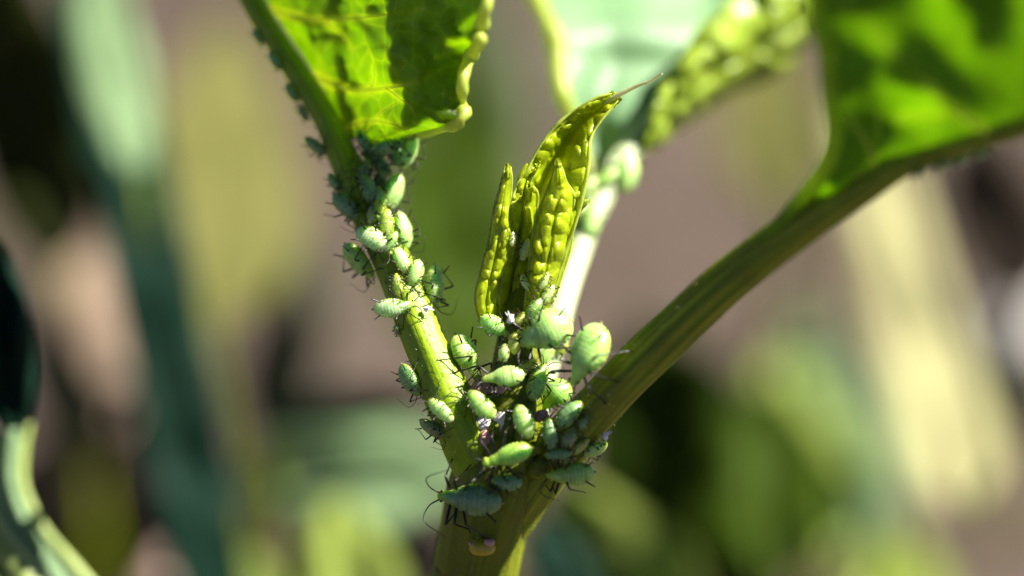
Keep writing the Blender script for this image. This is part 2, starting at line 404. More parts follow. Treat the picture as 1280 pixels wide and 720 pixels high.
# --- left leaf, underside seen
sL = Sheet(None,
           [(437, 172, .80), (420, 140, 1.0), (388, 85, 1.2), (345, 20, 1.45), (305, -50, 1.75), (262, -140, 2.2)],
           [(470, 180, .60), (548, 168, -.7), (590, 126, -1.4), (592, 70, -1.6), (618, 22, -1.7), (612, -50, -1.6), (560, -150, -.9)],
           ns=130, nv=60, bulge=-.25, bump=.15, cell=.34, ripple=.40, seed=6, wav=.17, curl=.60)
def vein(sh, path, r, parent, off=.0):
    pts = [(*sh.pt(S, v, off), r*(1-.75*k/(len(path)-1))) for k, (S, v) in enumerate(path)]
    V, F, U = tube_geo(pts, nseg=16, n=len(path)*8, cap=False)
    F = [f for f in F if all((k % 16) <= 5 or (k % 16) >= 11 for k in f)]
    return mesh('vein', V, F, M['vein'], parent, O, U)
VL = [([(.36, .0), (.335, .10), (.325, .2), (.33, .32), (.35, .46), (.38, .62), (.43, .82)], .09), ([(.08, .05), (.13, .14), (.17, .26), (.185, .4), (.18, .55), (.16, .75)], .06),
      ([(.62, .0), (.60, .12), (.605, .26), (.63, .45), (.68, .7)], .08), ([(.33, .32), (.37, .37), (.42, .40), (.50, .42)], .035), ([(.18, .36), (.23, .39), (.27, .46), (.31, .56)], .03),
      ([(.345, .44), (.31, .52), (.28, .6), (.24, .66)], .03), ([(.603, .22), (.56, .28), (.52, .31), (.46, .33)], .035)]
sL.mask(VL); oL = sL.build('leaf_blade', M['leaf'], plant, O, thick=.03, coll=True)
for p_, r_ in VL: vein(sL, p_, r_*.42, oL)
margin_tube(sL, 1, oL, r=.085, n=60, wob=.5)

# --- right leaf, underside seen, coming towards the camera
sR = Sheet(None,
           [(940, 326, -1.16), (1000, 279, -1.52), (1060, 238, -1.84), (1130, 203, -2.14), (1210, 176, -2.46), (1300, 150, -2.82), (1410, 113, -3.2), (1540, 55, -3.62)],
           [(934, 314, -1.2), (984, 267, -1.62), (1024, 222, -2.0), (1043, 160, -2.55), (1034, 80, -3.15), (1022, -20, -3.75), (1120, -200, -4.9), (1500, -120, -4.9)],
           ns=110, nv=44, bulge=-.12, ripple=.38, seed=9, wav=.05)
VR = [([(.38, .0), (.38, .15), (.40, .35), (.43, .55), (.47, .8), (.5, .95)], .11), ([(.62, .0), (.63, .2), (.66, .45), (.70, .75), (.72, .95)], .10),
      ([(.17, .05), (.18, .3), (.21, .6), (.24, .9)], .08), ([(.40, .35), (.47, .5), (.53, .6)], .06), ([(.38, .15), (.33, .3), (.31, .45)], .06), ([(.63, .2), (.56, .35), (.52, .5)], .06)]
sR.mask(VR); oR = sR.build('leaf_blade', M['leafr'], plant, O, thick=.035, coll=True)
for p_, r_ in VR: vein(sR, p_, r_*.5, oR)
margin_tube(sR, 1, oR, r=.11, n=40, wob=.05, mat='rim')

# --- back leaf on the pale petiole: smooth pale left half, puckered right half
sK = Sheet([(742, 235, 2.71), (722, 170, 2.776), (706, 120, 2.974), (694, 60, 3.304), (672, -5, 3.7), (650, -80, 4.228), (680, -160, 4.888), (860, -190, 5.416)],
           [(765, 232, 2.71), (790, 188, 2.974), (830, 138, 3.37), (885, 92, 3.832), (950, 46, 4.36), (1020, -4, 4.888), (1080, -50, 5.284), (1130, -100, 5.614)],
           None, ns=80, nv=36, bulge=-.35, ripple=.5, seed=12, wav=.05)
oK = sK.build('leaf_blade', M['backleaf'], plant, O, thick=.04, coll=True)
margin_tube(sK, -1, oK, r=.13, n=40)
sK2 = Sheet([(800, 185, 2.842), (822, 120, 3.106), (860, 55, 3.436), (905, 5, 3.832), (960, -30, 4.228), (1030, -50, 4.624)],
            [(806, 188, 2.908), (840, 140, 3.238), (892, 95, 3.568), (950, 62, 3.964), (1010, 25, 4.36), (1060, -20, 4.756)],
            [(813, 193, 3.436), (856, 158, 4.228), (914, 122, 4.756), (974, 92, 5.152), (1022, 46, 5.482), (1068, -8, 5.68)],
            ns=120, nv=30, bulge=.35, bump=.27, cell=.34, seed=14, wav=.08)
oK2 = sK2.build('puckered_margin', M['backbud'], plant, O, thick=.05, coll=True)

# --- crust of bud scales and callus in the axil
def lump(name, px, py, d, size, mat, parent, seed, flat=.6, ang=0, rough=.45):
    V, F = [], []; nu, nv = 20, 13
    c = P(px, py, d)
    for i in range(nv+1):
        th = math.pi*i/nv
        for j in range(nu):
            ph = 2*math.pi*j/nu
            q = Vector((math.sin(th)*math.cos(ph), math.sin(th)*math.sin(ph), math.cos(th)))
            r = 1+rough*noise.noise(q*1.7+Vector((seed*3.1, 0, 0)))+rough*.5*noise.noise(q*4+Vector((0, seed*1.7, 0)))
            x, y, z = q.x*r*size, q.y*r*size*flat, q.z*r*size*.7
            ca, sa = math.cos(ang), math.sin(ang)
            V.append(c+AR*(x*ca-z*sa)+AU*(x*sa+z*ca)+AF*y)
    for i in range(nv):
        for j in range(nu): F.append((i*nu+j, i*nu+(j+1) % nu, (i+1)*nu+(j+1) % nu, (i+1)*nu+j))
    COLL.append((V, F))
    return mesh(name, V, F, mat, parent, O if parent else c)
rs = random.Random(3)
for (px, py, d, s, m, a) in [(602, 483, -.12, .15, 'pink', .3), (592, 496, -.12, .12, 'pink', 2), (626, 486, -.22, .09, 'pink', .5),
                             (642, 503, -.14, .24, 'lilac', .75), (664, 476, -.02, .22, 'lilac', .95), (628, 524, -.22, .14, 'lilac', 1.2),
                             (604, 530, -.20, .13, 'lilac', 1.6), (606, 548, -.26, .10, 'pink', 1.5), (618, 536, -.24, .11, 'stem', 1.2), 
                             (676, 520, -.30, .10, 'pink', .2), (668, 560, -.3, .12, 'stem', .2), (655, 545, -.3, .13, 'stem', .2),
                             (672, 585, -.25, .16, 'stem', .6), (606, 512, -.2, .1, 'stem', .6), (690, 548, -.2, .15, 'stem', 0), (665, 600, -.1, .18, 'stem', -.5)]:
    lump('bud_scale', px, py, d, s, M[m], plant, rs.random()*50, ang=a, flat=.32, rough=.3)
# tiny yellow side bud on the stem
sbud = lump('side_bud', 603, 684, -.08, .165, M['ybud'], plant, 3, flat=.9, rough=.12); sbud['label'] = 'tiny glossy yellow bud with a pink side on the stem'
tube('bud_stalk', [(597, 652, .25, .03), (599, 662, .10, .05), (601, 674, -.02, .06), (603, 684, -.06, .05)], M['ybud'], sbud, O, nseg=10)
lump('bud_scale', 612, 678, -.2, .07, M['pink'], sbud, 5, rough=.1); lump('bud_scale', 591, 680, -.1, .055, M['pink'], sbud, 8, rough=.1)

# ------------------------------------------------------------------ aphids
AV, AFc = [], []
for V, F in COLL:
    b = len(AV); AV += V; AFc += [tuple(b+k for k in f) for f in F]
BVH = BVHTree.FromPolygons(AV, AFc)

def body_mesh(name, prof, up=.80, dn=.58, hump=0, gr=1.0, seed=0):
    ns, nu = 64, 26
    t_ = [p[0] for p in prof]; w_ = [p[1] for p in prof]
    q = cr([(a, b, 0) for a, b in prof], 200)
    V, U = [], []
    for i in range(ns+1):
        t = i/ns; t = .5-.5*math.cos(math.pi*t)*.9-(.05 if i < ns/2 else -.05)*abs(math.cos(math.pi*i/ns)) if False else t
        w_i = float(np.interp(t, q[:, 0], np.maximum(q[:, 1], 0)))
        if i in (0, ns): w_i = .001
        g = 0
        if .13 < t < .68:
            f = ((t-.13)/.075) % 1; f = min(f, 1-f); g = math.exp(-(f/.13)**2)
        for gt in (.72, .80, .87): g += .9*math.exp(-((t-gt)/.010)**2)
        for j in range(nu):
            a = 2*math.pi*j/nu; ca, sa = math.cos(a), math.sin(a)
            k = 1-.042*gr*g*(1 if sa > -.3 else .3)*(1+.8*noise.noise(Vector((t*9, a*1.5, seed))))+.05*noise.noise(Vector((t*3.5, ca*1.2, sa*1.2+seed*2.7)))
            y = w_i*ca*k; z = w_i*sa*k*(up if sa > 0 else dn)
            if abs(sa) < .5: y *= 1-.04*g                      # crenellated flank
            z += hump*math.sin(math.pi*t)*.1 - .05*sm(.7, 1, t)
            y += .03*(seed % 3-1)*math.sin(math.pi*t)
            V.append((t-.5, y, z)); U.append((j/nu if j <= nu/2 else 1-j/nu, t))
    F = [(i*nu+j, i*nu+(j+1) % nu, (i+1)*nu+(j+1) % nu, (i+1)*nu+j) for i in range(ns) for j in range(nu)]
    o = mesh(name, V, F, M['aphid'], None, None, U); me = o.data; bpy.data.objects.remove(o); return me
PROF = {
 'adult': [(0, 0), (.025, .08), (.07, .15), (.17, .23), (.3, .27), (.42, .285), (.54, .26), (.64, .205), (.72, .15), (.80, .125), (.87, .105), (.90, .10), (.95, .095), (.985, .06), (1, 0)],
 'nymph': [(0, 0), (.03, .09), (.1, .185), (.22, .265), (.36, .30), (.5, .30), (.63, .28), (.74, .24), (.82, .20), (.88, .165), (.93, .135), (.97, .09), (.99, .05), (1, 0)],
 'plump': [(0, 0), (.02, .10), (.06, .18), (.14, .265), (.26, .325), (.42, .345), (.58, .315), (.68, .25), (.76, .18), (.84, .13), (.9, .105), (.95, .09), (.985, .055), (1, 0)],
 'slim': [(0, 0), (.03, .06), (.08, .12), (.18, .175), (.3, .2), (.44, .2), (.56, .17), (.66, .125), (.74, .095), (.80, .09), (.85, .075), (.9, .095), (.95, .09), (.985, .055), (1, 0)]}
BODY = {}
for kn, pf in PROF.items():
    for q in range(4 if kn != 'slim' else 2):
        rq = random.Random(kn+str(q)); k1, k2 = rq.uniform(.9, 1.08), rq.uniform(.85, 1.15)
        pv = [(t, w_*(k1 if t < .45 else k2 if t > .7 else 1)) for t, w_ in pf]
        BODY[kn, q] = body_mesh(kn+'_body', pv, up=rq.uniform(.70, .88), gr=.4 if kn == 'plump' else rq.uniform(.7, 1.3), seed=q+1)
def ltube(name, pts, mat, parent, nseg=6, n=None):
    V, F, U = tube_geo(pts, nseg=nseg, world=True, n=n); return mesh(name, V, F, mat, parent, None, U)
SPH = None
def small_eye(parent, loc, r):
    global SPH
    if SPH is None:
        V, F = [], []
        for i in range(7):
            for j in range(10):
                th, ph = math.pi*i/6, 2*math.pi*j/10; V.append((math.sin(th)*math.cos(ph), math.sin(th)*math.sin(ph), math.cos(th)))
        F = [(i*10+j, (i+1)*10+j, (i+1)*10+(j+1) % 10, i*10+(j+1) % 10) for i in range(6) for j in range(10)]
        o = mesh('eye', V, F, M['eye']); SPH = o.data; bpy.data.objects.remove(o)
    e = bpy.data.objects.new('eye', SPH); col.objects.link(e); e.parent = parent; e.location = loc; e.scale = (r, r, r)
TINT = {'mint': (.43, .67, .16), 'pale': (.56, .76, .30), 'yel': (.46, .54, .03), 'grn': (.30, .52, .06), 'dark': (.13, .27, .07), 'teal': (.13, .25, .09), 'olive': (.20, .25, .05)}  # dark and teal paint the shade of shaded aphids into their skin
def aphid(label, px, py, ln, ang, kind='nymph', tint='mint', dr=(-1.6, 3.4), lift=0.0, wf=1.0, up=None, legs=6, ant=True, legmat='black', roll=0, group='aphids crowding the shoot', near=0):
    rr = random.Random(int(px*7+py*13)); ln = ln*1.1
    best = None; hit = None; d = dr[0]
    while d < dr[1]:
        c = P(px, py, d); L = ln/100*k_(d)
        loc, nrm, idx, dist = BVH.find_nearest(c)
        if best is None or dist < best[0]: best = (dist, d, loc)
        if dist <= L*.19*wf+lift: hit = (dist, d, loc); break
        d += .015
    dist, d, loc = hit or best
    d -= near
    c = P(px, py, d); L = ln/100*k_(d)
    u = up and (AR*up[0]+AF*up[1]+AU*up[2]).normalized() or (c-loc).normalized()
    if not hit and dist > L*.4:                                   # hanging beside: pull up against the surface
        c = loc+u*(L*.25); 
    fw = AR*math.cos(rad(ang))+AU*math.sin(rad(ang))
    tan = fw-u*fw.dot(u)
    fw = (fw*.72+tan*.28).normalized()
    u = (u-AF*.65).normalized(); u = u-fw*u.dot(fw)
    u = u.normalized() if u.length > .1 else (-AF-fw*(-AF).dot(fw)).normalized()
    if roll: u = (Matrix.Rotation(rad(roll), 3, fw) @ u)
    lf = u.cross(fw).normalized(); u = fw.cross(lf).normalized()
    mw = Matrix((( fw.x, lf.x, u.x), (fw.y, lf.y, u.y), (fw.z, lf.z, u.z))).to_4x4(); mw.translation = c
    r = bpy.data.objects.new('aphid', None); col.objects.link(r); r.empty_display_size = .1
    r.location = c; r.rotation_mode = 'QUATERNION'; r.rotation_quaternion = mw.to_quaternion(); tag(r, label, 'aphid', group)
    inv = mw.inverted()
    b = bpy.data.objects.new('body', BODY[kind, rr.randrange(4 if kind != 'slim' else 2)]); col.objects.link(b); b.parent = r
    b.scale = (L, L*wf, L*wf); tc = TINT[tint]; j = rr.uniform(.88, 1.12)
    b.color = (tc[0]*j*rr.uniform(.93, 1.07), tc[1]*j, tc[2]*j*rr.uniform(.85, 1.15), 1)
    lm = M['black' if ln > 38 or (ln > 26 and rr.random() < .4) else 'brown_leg']; th = max(L, .28)
    nose = {'adult': .10, 'plump': .10, 'nymph': .13, 'slim': .09}[kind]*wf
    for s in (1, -1):
        for q, (hx, fx, fy) in enumerate(((.29, .50, .36), (.20, .12, .50), (.12, -.30, .52))):
            if legs < 6 and (q*2+(s < 0)) >= legs: continue
            hip = Vector((hx*L, s*.09*L*wf, -.06*L))
            guess = Vector(((fx+rr.uniform(-.1, .1))*L, s*(fy+rr.uniform(-.08, .1))*L, -.19*L*wf))
            f_w, _, _, dd = BVH.find_nearest(mw @ guess)
            foot = inv @ f_w if dd < .45*L else guess
            A, B = .36*L*(1.25 if q == 2 else 1), .50*L*(1.3 if q == 2 else 1)
            v = foot-hip; dl = v.length
            if dl > (A+B)*.96: foot = hip+v*((A+B)*.96/dl); v = foot-hip; dl = v.length
            x = (A*A-B*B+dl*dl)/(2*dl); x = max(-A, min(A, x)); hgt = math.sqrt(max(0, A*A-x*x)); e = v/dl
            pole = Vector((-.1 if q == 2 else .15, s*.35, 1)); pole = (pole-e*pole.dot(e)).normalized()
            knee = hip+e*x+pole*hgt
            tars = foot+Vector((v.x, v.y, 0)).normalized()*(.06*L)
            pts = [(*hip, .016*th), (*hip.lerp(knee, .5), .026*th), (*knee.lerp(hip, .06), .020*th), (*knee.lerp(foot, .08), .017*th),
                   (*knee.lerp(foot, .55), .012*th), (*foot, .012*th), (*tars, .010*th)]
            ltube('leg', pts, lm, r, n=13)
        if ant and ln > 36:
            a0 = Vector((.46*L, s*.06*L*wf, .0)); sp_ = rr.uniform(.15, .5)
            a1 = a0+Vector((.14*L, s*.10*L, .10*L)); a2 = a1+Vector((.02*L, s*sp_*.5*L, .14*L)); a3 = a2+Vector((-.35*L, s*.22*L*sp_*2, .05*L))
            ltube('antenna', [(*a0, .014*th), (*a1, .010*th), (*a2, .008*th), (*a3, .005*th)], lm, r, nseg=5, n=12)
        if ln > 15:
            c0 = Vector((-.29*L, s*.17*L*wf, .17*L*wf)); cd = Vector((-.75, s*.45, .42)).normalized()
            ltube('cornicle', [(*c0, .020*th), (*(c0+cd*.10*L), .016*th), (*(c0+cd*.20*L), .013*th), (*(c0+cd*.215*L), .018*th)], lm, r, nseg=7, n=8)
            small_eye(r, Vector((.43*L, s*nose*.85*L, .0)), .022*L)
    if ln > 15:
        ltube('cauda', [(-.47*L, 0, 0, .035*L), (-.505*L, 0, .012*L, .026*L), (-.53*L, 0, .02*L, .010*L)], M['pale_leg'], r, nseg=7, n=6)
    return r
A_ = aphid
# the crowd in the fork
A_('plump pale green aphid head down right beside the lit left stalk', 584, 446, 58, -60, 'adult', 'mint', wf=1.05)
A_('pale aphid just below the curled left young leaf, head down right', 620, 409, 42, -36, 'adult', 'mint', wf=.95, near=.1)
A_('tiny oval nymph between two larger aphids under the young leaves', 630, 441, 22, 80, 'nymph', 'mint', near=.25)
A_('pale aphid facing left with small round head, middle of the fork', 629, 471, 50, 186, 'adult', 'mint', wf=.9, near=.12)
A_('bright lime oval aphid lying diagonally on the pink scales', 602, 505, 43, 134, 'nymph', 'mint', wf=.9, near=.1)
A_('striped pale aphid at the base of the left stalk', 551, 513, 38, 140, 'nymph', 'pale', wf=.85)
A_('upright oval aphid half white half lime below the lilac callus', 655, 527, 42, 110, 'nymph', 'mint', wf=1.0, near=.1)
A_('round lime aphid with white rim left of the right stalk', 694, 495, 43, 222, 'plump', 'grn', wf=1.05, near=.25)
A_('large pale aphid facing left right under the young leaves', 682, 416, 66, 204, 'plump', 'mint', wf=.98, near=.35)
A_('largest pale aphid, tail up, against the right stalk', 733, 443, 77, 248, 'plump', 'mint', wf=.88, near=.22, dr=(-1, 1.2))
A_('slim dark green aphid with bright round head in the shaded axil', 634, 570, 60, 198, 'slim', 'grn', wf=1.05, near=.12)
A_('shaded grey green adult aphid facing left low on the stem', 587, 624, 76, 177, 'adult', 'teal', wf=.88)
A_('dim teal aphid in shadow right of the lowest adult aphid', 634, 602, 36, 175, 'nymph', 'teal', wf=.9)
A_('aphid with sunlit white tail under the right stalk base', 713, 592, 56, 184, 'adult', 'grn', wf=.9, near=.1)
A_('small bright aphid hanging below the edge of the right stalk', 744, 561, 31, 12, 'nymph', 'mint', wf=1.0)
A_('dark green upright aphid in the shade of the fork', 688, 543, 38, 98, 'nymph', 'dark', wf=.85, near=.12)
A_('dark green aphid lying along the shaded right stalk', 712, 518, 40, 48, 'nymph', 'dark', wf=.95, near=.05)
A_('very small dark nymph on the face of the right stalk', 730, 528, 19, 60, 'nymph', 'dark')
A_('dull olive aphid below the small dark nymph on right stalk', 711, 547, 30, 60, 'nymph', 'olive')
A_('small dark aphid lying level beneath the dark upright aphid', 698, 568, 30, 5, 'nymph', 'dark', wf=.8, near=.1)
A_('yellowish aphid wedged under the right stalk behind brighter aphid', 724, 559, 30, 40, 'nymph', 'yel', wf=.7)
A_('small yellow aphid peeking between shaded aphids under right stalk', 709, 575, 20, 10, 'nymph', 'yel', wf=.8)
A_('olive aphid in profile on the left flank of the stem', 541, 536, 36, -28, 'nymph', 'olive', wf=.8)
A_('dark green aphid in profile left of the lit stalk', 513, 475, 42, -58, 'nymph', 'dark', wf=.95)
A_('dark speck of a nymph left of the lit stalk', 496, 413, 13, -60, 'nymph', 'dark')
# up the left stalk
A_('white backed aphid pointing right across the left stalk', 493, 383, 50, 8, 'adult', 'pale', wf=.8, near=.05)
A_('pale aphid in profile on the right flank of the left stalk', 543, 358, 50, -97, 'nymph', 'mint', wf=.85)
A_('pale aphid with a reddish tip on the left stalk', 518, 342, 34, 250, 'nymph', 'mint', wf=.9)
A_('white lit aphid above the one with reddish tip', 502, 326, 34, -68, 'nymph', 'pale', wf=.85)
A_('white backed oval aphid on the left edge of left stalk', 466, 300, 45, -30, 'nymph', 'pale', wf=.9, near=.05)
A_('dark backlit aphid in profile with long bent legs, left of stalk', 448, 326, 50, -48, 'nymph', 'grn', wf=.95)
A_('aphid with bright white rim on right edge of left stalk', 504, 288, 45, -82, 'nymph', 'mint', wf=.85)
A_('bright yellow green aphid in the middle of the left stalk', 484, 280, 36, 90, 'nymph', 'yel', wf=.8, near=.1)
A_('small bluish white nymph left of the yellow green one', 465, 267, 25, 80, 'nymph', 'pale', wf=.85)
A_('large lime aphid with white flank on right of left stalk', 498, 239, 52, 240, 'nymph', 'mint', wf=.9)
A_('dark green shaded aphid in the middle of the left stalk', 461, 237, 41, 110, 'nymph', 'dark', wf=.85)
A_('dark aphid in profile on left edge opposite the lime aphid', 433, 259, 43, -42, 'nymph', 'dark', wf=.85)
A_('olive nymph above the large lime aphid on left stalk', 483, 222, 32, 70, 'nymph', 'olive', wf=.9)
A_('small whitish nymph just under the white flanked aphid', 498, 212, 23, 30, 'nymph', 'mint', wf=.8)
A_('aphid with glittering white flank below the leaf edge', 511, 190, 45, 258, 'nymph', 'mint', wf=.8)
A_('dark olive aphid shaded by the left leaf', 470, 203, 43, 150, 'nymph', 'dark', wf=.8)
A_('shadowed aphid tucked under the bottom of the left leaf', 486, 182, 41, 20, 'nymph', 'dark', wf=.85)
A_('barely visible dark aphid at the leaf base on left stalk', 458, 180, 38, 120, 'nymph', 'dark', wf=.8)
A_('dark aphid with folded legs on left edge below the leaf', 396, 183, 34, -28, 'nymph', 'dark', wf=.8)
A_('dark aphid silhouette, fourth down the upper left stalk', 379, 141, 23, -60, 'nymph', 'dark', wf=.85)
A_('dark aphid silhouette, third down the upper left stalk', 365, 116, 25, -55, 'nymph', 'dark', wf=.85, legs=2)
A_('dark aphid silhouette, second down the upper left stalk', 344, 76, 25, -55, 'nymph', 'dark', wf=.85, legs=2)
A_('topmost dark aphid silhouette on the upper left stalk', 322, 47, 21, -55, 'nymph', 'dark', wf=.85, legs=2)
A_('dark green aphid against the leaf edge, left of the glittering one', 497, 196, 38, 100, 'nymph', 'dark', wf=.85)
A_('shaded olive aphid below the barely visible dark aphid', 455, 214, 34, 70, 'nymph', 'olive', wf=.85)
A_('lime nymph squeezed between shaded and lime aphids on left stalk', 476, 246, 29, 100, 'nymph', 'grn', wf=.8, near=.1)
A_('pale lime nymph between the white oval and the rimmed aphid', 488, 303, 29, 60, 'nymph', 'grn', wf=.8, near=.05)
A_('small yellowish nymph right of the bluish white nymph', 476, 262, 25, 120, 'nymph', 'yel', wf=.85, near=.1)
A_('green nymph low on the lit patch of the left stalk', 497, 356, 27, 100, 'nymph', 'yel', wf=.8)
A_('dusky aphid under the leaf, right of the olive aphid', 473, 186, 36, 60, 'nymph', 'olive', wf=.85, near=.1)
A_('dusky aphid on left edge between two profile aphids', 419, 229, 27, -50, 'nymph', 'dark', wf=.8)
# on the young leaves
A_('bluish white nymph in the groove of the young leaves, upper left', 641, 299, 18, 85, 'nymph', 'pale', wf=.85)
A_('ridged bluish nymph in the dark groove between young leaves', 656, 312, 27, 75, 'nymph', 'pale', wf=.8)
A_('small blue green nymph low in the groove with pale antenna', 657, 353, 21, 128, 'nymph', 'mint', wf=.9)
A_('mint nymph at the foot of the right young leaf', 680, 351, 22, 60, 'nymph', 'mint', wf=.8)
A_('mint aphid below the right young leaf against the white stalk', 685, 368, 26, 50, 'nymph', 'mint', wf=.8)
A_('yellow green nymph left of the large pale aphid', 650, 399, 19, 60, 'nymph', 'yel', wf=.85, near=.2)
A_('yellow nymph tucked in front of the large pale aphid', 657, 414, 22, 10, 'nymph', 'yel', wf=.8, near=.25)
A_('smooth olive yellow nymph above the left facing aphid', 643, 429, 26, 90, 'nymph', 'yel', wf=.95, near=.2)
A_('light green aphid behind the large pale aphid, higher up', 668, 388, 34, 60, 'nymph', 'grn', wf=.9)
A_('mint aphid half hidden below the large pale aphid', 683, 443, 32, 60, 'nymph', 'mint', wf=.8, near=.1)
A_('dark green aphid with white top behind the callus ridge', 673, 478, 46, 65, 'nymph', 'grn', wf=.85)
A_('translucent yellow aphid right of the left facing aphid', 657, 459, 30, 30, 'nymph', 'yel', wf=.8)
A_('small yellow aphid between the two largest aphids', 703, 430, 28, 80, 'nymph', 'yel', wf=.9, near=.1)
# on the blurred pale stalk behind
bk = dict(dr=(.9, 5), group='blurred aphids on the stalk behind', ant=False)
A_('blurred mint aphid standing out right from the far stalk', 784, 216, 46, 75, 'nymph', 'mint', wf=.95, **bk)
A_('blurred pale aphid on the far stalk beside the young leaf', 731, 240, 44, 60, 'nymph', 'pale', wf=.85, **bk)
A_('blurred pale aphid lower on the far stalk, right edge', 741, 278, 40, 70, 'nymph', 'mint', wf=.85, **bk)
A_('blurred white aphid on the front of the far stalk', 722, 268, 34, 60, 'nymph', 'pale', wf=.85, **bk)
A_('blurred green aphid between the mint one and the far stalk', 758, 222, 36, 40, 'nymph', 'grn', wf=.85, **bk)
# below the right leaf
rk = dict(dr=(-3.2, -1), group='blurred aphids below the right stalk')
rk['near'] = .0
for lb, x, y, l in (('blurred dark aphid below right stalk, leftmost of four', 1150, 214, 20), ('blurred dark aphid below right stalk, second of four from left', 1178, 206, 24),
                    ('blurred dark aphid below right stalk, third of four from left', 1200, 201, 24), ('blurred dark aphid below right stalk, rightmost of four', 1226, 193, 22)):
    A_(lb, x, y, l, 200, 'nymph', 'dark', wf=.8, **rk)

def hairs():
    V, F = [], []; rh = random.Random(11)
    for pts, cnt in ((PL, 380), (PR, 170)):
        q = cr([p[:4] for p in pts], 200)
        for _ in range(cnt):
            i = int(rh.uniform(.08, .75)*198); c = P(*q[i][:3]); ax = (P(*q[i+1][:3])-c).normalized()
            a = rh.uniform(0, 2*math.pi); n0 = ax.orthogonal().normalized(); n = (Matrix.Rotation(a, 3, ax) @ n0)
            if n.dot(AF) > .5: continue
            b = c+n*(q[i][3]*.98); L = rh.uniform(.03, .075); e = (n+ax*rh.uniform(-.6, .6)).normalized(); sd = e.orthogonal().normalized()*.006; s2 = e.cross(sd)
            k = len(V); V += [b+sd, b-sd*.5+s2*.87, b-sd*.5-s2*.87, b+e*L]
            F += [(k, k+1, k+3), (k+1, k+2, k+3), (k+2, k, k+3)]
    o = mesh('hair', V, F, M['pale_leg'], plant, O); o['kind'] = 'stuff'
hairs()
def shed(label, px, py, size, ang, near=.12):
    d = -1.5
    while d < 1.5 and BVH.find_nearest(P(px, py, d))[3] > .06: d += .02
    d -= near; c = P(px, py, d)
    o = thing('shed_skin', label, 'shed skin', c, 'white skins shed by the aphids')
    b = lump('body', px, py, d, size, M['skin'], None, px, flat=.5, ang=rad(ang), rough=.5); b.parent = o; b.location = (0, 0, 0)
    for k in range(2):
        r1 = random.Random(px+k); a = rad(ang)+r1.uniform(-2.4, 2.4); v = AR*math.cos(a)+AU*math.sin(a)
        ltube('leg', [(*(v*size*.6), .009), (*(v*size*1.2-AF*size*.5), .007), (*(v*size*1.8+AF*size*.4), .004)], M['skin'], o, nseg=5, n=7)
shed('white crumpled shed skin at the foot of the young leaves', 638, 399, .06, 70, .3)
shed('white shed skin caught between dark aphids and right stalk edge', 757, 545, .05, 80, .05)
shed('white shed skin beside the pale aphid on the left stalk', 534, 386, .05, 10, .05)
# ------------------------------------------------------------------ plants and stones in the blurred background
def ground_z(v): return Vector((v.x, v.y, -.6))
def bleaf(name, label, pts, width, mat, tilt=0, bulge=.3, prof=None, stem=True, cat='plant', roll=0, stemmat='stem', sr=.25, seed=0):
    """pts: midrib (px,py,d) from base to tip; width px; tilt: depth change across the blade per 100 px"""
    n = 16; m = cr(pts, n); l_, r_ = [], []
    for i in range(n):
        t = m[min(i+1, n-1)]-m[max(i-1, 0)]; t = t[:2]/max(1e-6, np.hypot(*t[:2])); pr = np.array((-t[1], t[0]))
        s = i/(n-1); wd = width*(prof(s) if prof else math.sin(math.pi*min(1, .03+.97*s)**.85)**.75)+1
        l_.append((m[i][0]-pr[0]*wd, m[i][1]-pr[1]*wd, m[i][2]-tilt*wd/100)); r_.append((m[i][0]+pr[0]*wd, m[i][1]+pr[1]*wd, m[i][2]+tilt*wd/100))
    b = P(*pts[0]); loc = Vector((b.x, b.y+1, 0))
    o = thing(name, label, cat, loc)
    sh = Sheet(l_, [tuple(a) for a in m], r_, ns=40, nv=12, bulge=bulge, ripple=.5, seed=seed)
    lf = sh.build('leaf', mat, o, loc, thick=.06)
    V, F, U = tube_geo([(*sh.pt(S, 0, .04), .16*(1-.7*S)) for S in (0, .25, .5, .75, .97)], nseg=8); mesh('midrib', V, F, mat, lf, loc, U)
    if stem:
        g = ground_z(loc); q = [(*b, sr*.7), (*(b.lerp(g, .4)+AF*.8), sr), (*g, sr*1.2)]
        V, F, U = tube_geo(q, nseg=10, world=True); mesh('stem', V, F, M[stemmat], o, loc, U)
    return o
BL = lambda n, b, t, f=.3, r=.5, **k: leaf_mat(n, b, t, tfac=f, rough=r, scale=.6, spec=.06, **k)
m_teal = BL('teal_leaf', (.005, .022, .013), (.015, .05, .02), .15, .55)
m_dkol = BL('dark_olive_leaf', (.03, .04, .006), (.04, .06, .004), .2)
m_yol = BL('straw_green_leaf', (.19, .19, .06), (.34, .34, .10), .4)
m_mint = BL('mint_leaf', (.20, .30, .15), (.3, .45, .1), .25, .35)
m_lime = BL('lime_leaf', (.34, .43, .09), (.30, .42, .04), .4)
m_green = BL('mid_green_leaf', (.05, .09, .006), (.09, .15, .004), .4)
m_dgrn = BL('deep_green_leaf', (.035, .065, .006), (.04, .09, .004), .3)
m_straw = BL('dry_straw_leaf', (.56, .54, .27), (.5, .46, .2), .3, .7)
m_grey = plain('pale_stone', (.50, .47, .45), rough=.8, scale=1)
m_pinkst = plain('pink_stone', (.46, .33, .27), rough=.8, scale=1)
strap = lambda s: math.sin(math.pi*min(1, .12+.86*s))**.3
bleaf('broad_weed', 'blurred tall teal strap leaf leaning across the left side', [(285, 830, 13), (250, 640, 13), (218, 470, 13), (180, 290, 13), (150, 140, 15), (120, 20, 16.5), (100, -90, 18)], 50, m_teal, tilt=1.0, prof=strap, seed=1)
